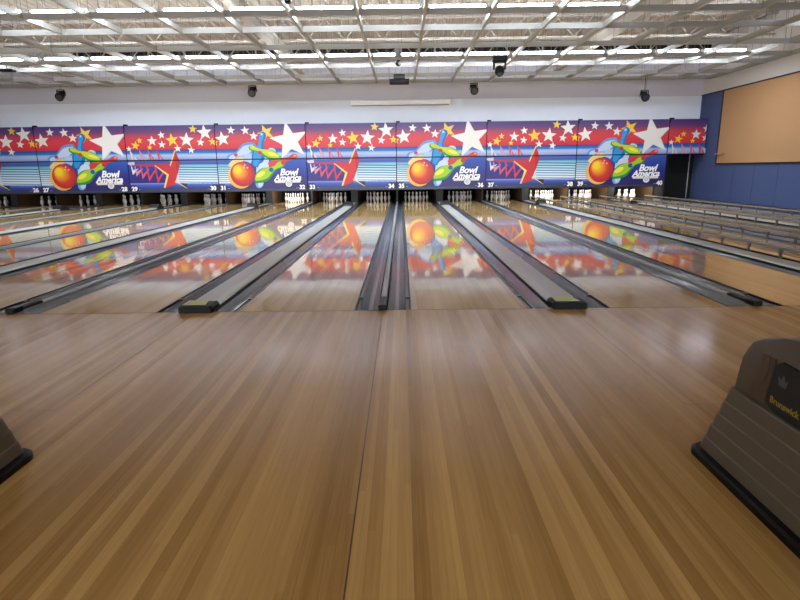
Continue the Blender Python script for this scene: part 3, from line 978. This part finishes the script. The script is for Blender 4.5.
r = empty('projector', (0.15, 20, 4.12), 'black ceiling projector on a thin tray, hanging by wires before the white screen case', 'projector')
bm = BM(); add_box(bm, -0.33, 0.33, -0.25, 0.25, 0, 0.12, 0.008, 1); obj('tray', bm, M['blk'], r)
bm = BM(); add_box(bm, -0.19, 0.19, -0.2, 0.2, 0.13, 0.28, 0.02, 2); b_ = obj('body', bm, M['plaque'], r)
bm = BM(); add_cyl(bm, (0.1, 0.2, 0.2), (0.1, 0.25, 0.2), 0.045, n=14); obj('lens', bm, M['glass'], b_)
bm = BM()
for s in (-1, 1):
    add_cyl(bm, (s * 0.325, 0, 0.12), (s * 0.325, 0, 0.95), 0.005, n=6)
add_cyl(bm, (-0.15, 0, 0.28), (-0.1, 0, 0.6), 0.005, n=6); add_cyl(bm, (0.0, 0, 0.28), (0.15, 0, 0.45), 0.005, n=6)
add_bar(bm, (-0.33, 0, 0.93), (0.33, 0, 0.93), 0.03, 0.03)
obj('hanging_wire', bm, M['wire'], r)

r = empty('effect_light', (0.13, 18, 4.42), 'grey canister with a black and white effect light below it, above the projector', 'effect light')
bm = BM(); add_cyl(bm, (0, 0, 0.14), (0, 0, 0.42), 0.11, 0.10, 18); add_cyl(bm, (0, 0, 0.42), (0, 0, 0.46), 0.05, 0.04, 12); obj('canister', bm, M['grey'], r, smooth=True)
bm = BM(); add_lathe(bm, [(0, -0.09), (0.05, -0.08), (0.085, -0.03), (0.09, 0.02), (0.06, 0.08), (0, 0.10)], 18); obj('lamp_head', bm, M['blk'], r, smooth=True)
bm = BM(); add_cyl(bm, (0.03, -0.07, -0.01), (0.04, -0.1, -0.02), 0.045, n=14); obj('lens', bm, M['lamp_white'], r)
bm = BM(); add_cyl(bm, (0, 0, 0.46), (0, 0, 0.83), 0.008, n=8); add_cyl(bm, (0, 0, 0.10), (0, 0, 0.14), 0.02, n=8); obj('hanging_rod', bm, M['grey'], r)

r = empty('ceiling_speaker', (-1.83, 11, 4.25), 'small black speaker box hanging at the very top edge, left of centre', 'speaker')
bm = BM(); add_box(bm, -0.05, 0.05, -0.05, 0.05, -0.02, 0.14, 0.01, 1); obj('cabinet', bm, M['blk'], r)
bm = BM(); add_cyl(bm, (0, -0.052, 0.04), (0, -0.056, 0.04), 0.032, n=14); obj('cone', bm, M['grey'], r)
bm = BM(); add_cyl(bm, (0, 0, 0.14), (0, 0, 0.26), 0.006, n=6); obj('hanging_rod', bm, M['grey'], r)
r = empty('flat_pack_light', (-11.75, 18, 4.32), 'flat black light bar hanging at the far left edge below the grid', 'stage light')
bm = BM(); add_box(bm, -0.22, 0.22, -0.1, 0.1, 0, 0.07, 0.015, 1); obj('body', bm, M['blk'], r)
bm = BM(); add_cyl(bm, (0, 0, 0.07), (0, 0, 0.2), 0.01, n=6); obj('hanging_rod', bm, M['blk'], r)

# ------------------------------------------------------------------ ball return machines on the approach
T_BR = text_mesh('Brunswick', 0.038, 0.0, 0.0002, 0.001, align='LEFT')
def make_return(side, lab):
    """local: x across, -y toward the viewer, far end at y=0"""
    r = empty('ball_return', (1.765 if side > 0 else -1.785, 2.37, 0), lab, 'ball return', 'ball return machines on the approach')
    # base plate with rounded far corners
    bm = BM()
    hw = 0.268; P = []
    for i in range(7):
        t = PI / 2 * i / 6; P.append((hw - 0.07 + 0.07 * math.sin(PI / 2 - t), -0.07 + 0.07 * math.sin(t)))
    P = P + [(-x, y) for x, y in P[::-1]]
    P = P + [(-hw, -1.75), (hw, -1.75)]
    A = [bm.verts.new((x, y, 0.0)) for x, y in P]; B = [bm.verts.new((x, y, 0.026)) for x, y in P]; C = [bm.verts.new((x * 0.96, y - 0.012, 0.036)) for x, y in P]
    n = len(P)
    for i in range(n):
        j = (i + 1) % n
        bm.faces.new((A[i], A[j], B[j], B[i])); bm.faces.new((B[i], B[j], C[j], C[i]))
    bm.faces.new(A[::-1]); bm.faces.new(C)
    obj('base_plate', bm, M['rubber'], r)
    # stepped lower body
    bm = BM()
    z0 = 0.03
    inset = 0.0
    def ring(hw, yf, yb, z, rc=0.03):
        pts = [(hw, yb), (hw, yf - rc), (hw - rc * 0.3, yf - rc * 0.3), (hw - rc, yf), (-hw + rc, yf), (-hw + rc * 0.3, yf - rc * 0.3), (-hw, yf - rc), (-hw, yb)]
        return [bm.verts.new((x, y, z)) for x, y in pts]
    prev = None; rings = []
    hw = 0.232; yf = -0.03
    rings.append(ring(hw, yf, -0.72, z0))
    steps = 5
    for s in range(steps):
        zt = z0 + 0.066 * (s + 1)
        hw -= 0.005; yf -= 0.017
        rings.append(ring(hw, yf, -0.72, zt - 0.006))
        hw -= 0.004; yf -= 0.005
        rings.append(ring(hw, yf, -0.72, zt))
        if s < steps - 1: rings.append(ring(hw + 0.0005, yf, -0.72, zt + 0.002))
    for a, b in zip(rings[:-1], rings[1:]):
        for i in range(8): bm.faces.new((a[i], a[(i + 1) % 8], b[(i + 1) % 8], b[i]))
    bm.faces.new(rings[0][::-1]); bm.faces.new(rings[-1])
    obj('lower_body', bm, M['hoodgrey2'], r)
    # upper hood: side profile swept across
    bm = BM()
    prof = [(-0.72, 0.355), (-0.145, 0.355), (-0.155, 0.42), (-0.172, 0.50), (-0.19, 0.55), (-0.22, 0.585), (-0.27, 0.612), (-0.40, 0.65), (-0.55, 0.675), (-0.72, 0.685)]
    add_prof_x(bm, prof, -0.165, 0.165)
    es = [e for e in bm.edges if abs(e.verts[0].co.x - e.verts[1].co.x) < 1e-6 and min(e.verts[0].co.z, e.verts[1].co.z) > 0.36]
    bmesh.ops.bevel(bm, geom=es, offset=0.014, segments=2, profile=0.5, affect='EDGES')
    obj('upper_hood', bm, M['hoodgrey'], r, smooth=True)
    # recessed grille and plaque on both sides of the hood
    for s in (-1, 1):
        X = s * 0.166
        bm = BM()
        for k, (ya, yb, off) in enumerate(((-0.265, -0.282, 0), (-0.285, -0.320, 0), (-0.323, -0.36, 0))):
            Lp = []; Rp = []
            for i in range(9):
                t = i / 8
                z = 0.365 + t * (0.195)
                wob = 0.016 * math.sin(t * 2 * PI * 0.9 + 0.4) + 0.035 * (t - 0.3) * -1
                Lp.append((ya + wob, z)); Rp.append((yb + wob * (1 - k * 0.25), z))
            pts = Lp + Rp[::-1]
            A = [bm.verts.new((X, y, z)) for y, z in pts]; B = [bm.verts.new((X + s * 0.006, y, z)) for y, z in pts]
            for i in range(len(pts)): bm.faces.new((A[i], A[(i + 1) % len(pts)], B[(i + 1) % len(pts)], B[i]))
            for i in range(8):
                q = [B[i], B[i + 1], B[len(pts) - 2 - i], B[len(pts) - 1 - i]]
                bm.faces.new(q)
        obj('grille', bm, M['grille'], r)
        bm = BM()
        pts = [(-0.362, 0.385), (-0.378, 0.535), (-0.395, 0.55), (-0.42, 0.565), (-0.55, 0.56), (-0.64, 0.53), (-0.66, 0.45), (-0.62, 0.38), (-0.54, 0.352), (-0.44, 0.356), (-0.385, 0.368)]
        A = [bm.verts.new((X, y, z)) for y, z in pts]; B = [bm.verts.new((X + s * 0.01, y * 0.99 - 0.004, z * 0.985 + 0.006)) for y, z in pts]
        for i in range(len(pts)): bm.faces.new((A[i], A[(i + 1) % len(pts)], B[(i + 1) % len(pts)], B[i]))
        bm.faces.new(B)
        pl = obj('plaque', bm, M['plaque'], r)
        if s < 0:
            text_obj('lettering', T_BR, M['gold'], pl, (X - 0.0125, -0.385, 0.395), (PI / 2, 0, -PI / 2))
        else:
            text_obj('lettering', T_BR, M['gold'], pl, (X + 0.0125, -0.645, 0.395), (PI / 2, 0, PI / 2))
        bm = BM()
        cy, cz = -0.44, 0.495
        pts = [(cy + 0.018, cz - 0.02), (cy + 0.026, cz + 0.012), (cy + 0.012, cz), (cy, cz + 0.026), (cy - 0.012, cz), (cy - 0.026, cz + 0.012), (cy - 0.018, cz - 0.02)]
        A = [bm.verts.new((X + s * 0.008, y, z)) for y, z in pts]; B = [bm.verts.new((X + s * 0.0125, y, z)) for y, z in pts]
        for i in range(len(pts)): bm.faces.new((A[i], A[(i + 1) % len(pts)], B[(i + 1) % len(pts)], B[i]))
        c0 = bm.verts.new((X + s * 0.0125, cy, cz - 0.01))
        for i in range(len(pts)): bm.faces.new((B[i], B[(i + 1) % len(pts)], c0))
        obj('crown_emblem', bm, M['silver'], pl)
    # ball rack behind the hood
    bm = BM(); add_box(bm, -0.24, 0.24, -1.72, -0.72, 0.36, 0.42, 0.02, 2); obj('ball_tray', bm, M['hood'], r)
    bm = BM(); add_box(bm, -0.235, 0.235, -0.80, -0.715, 0.03, 0.36, 0.01, 1); add_box(bm, -0.16, 0.16, -1.6, -0.80, 0.03, 0.36, 0.01, 1); obj('pedestal', bm, M['rubber'], r)
    return r
make_return(1, 'beige ball return machine at the right edge with a dark plaque and gold lettering')
make_return(-1, 'beige ball return machine cut off by the left edge of the photo')

# ------------------------------------------------------------------ light
w = bpy.data.worlds.new('world'); SC.world = w; w.use_nodes = True
w.node_tree.nodes['Background'].inputs[0].default_value = (0.80, 0.84, 0.92, 1)
w.node_tree.nodes['Background'].inputs[1].default_value = 1.5

vs = SC.view_settings
vs.view_transform = 'Standard'; vs.look = 'None'; vs.gamma = 1.0; vs.use_curve_mapping = False
vs.exposure = 1.95
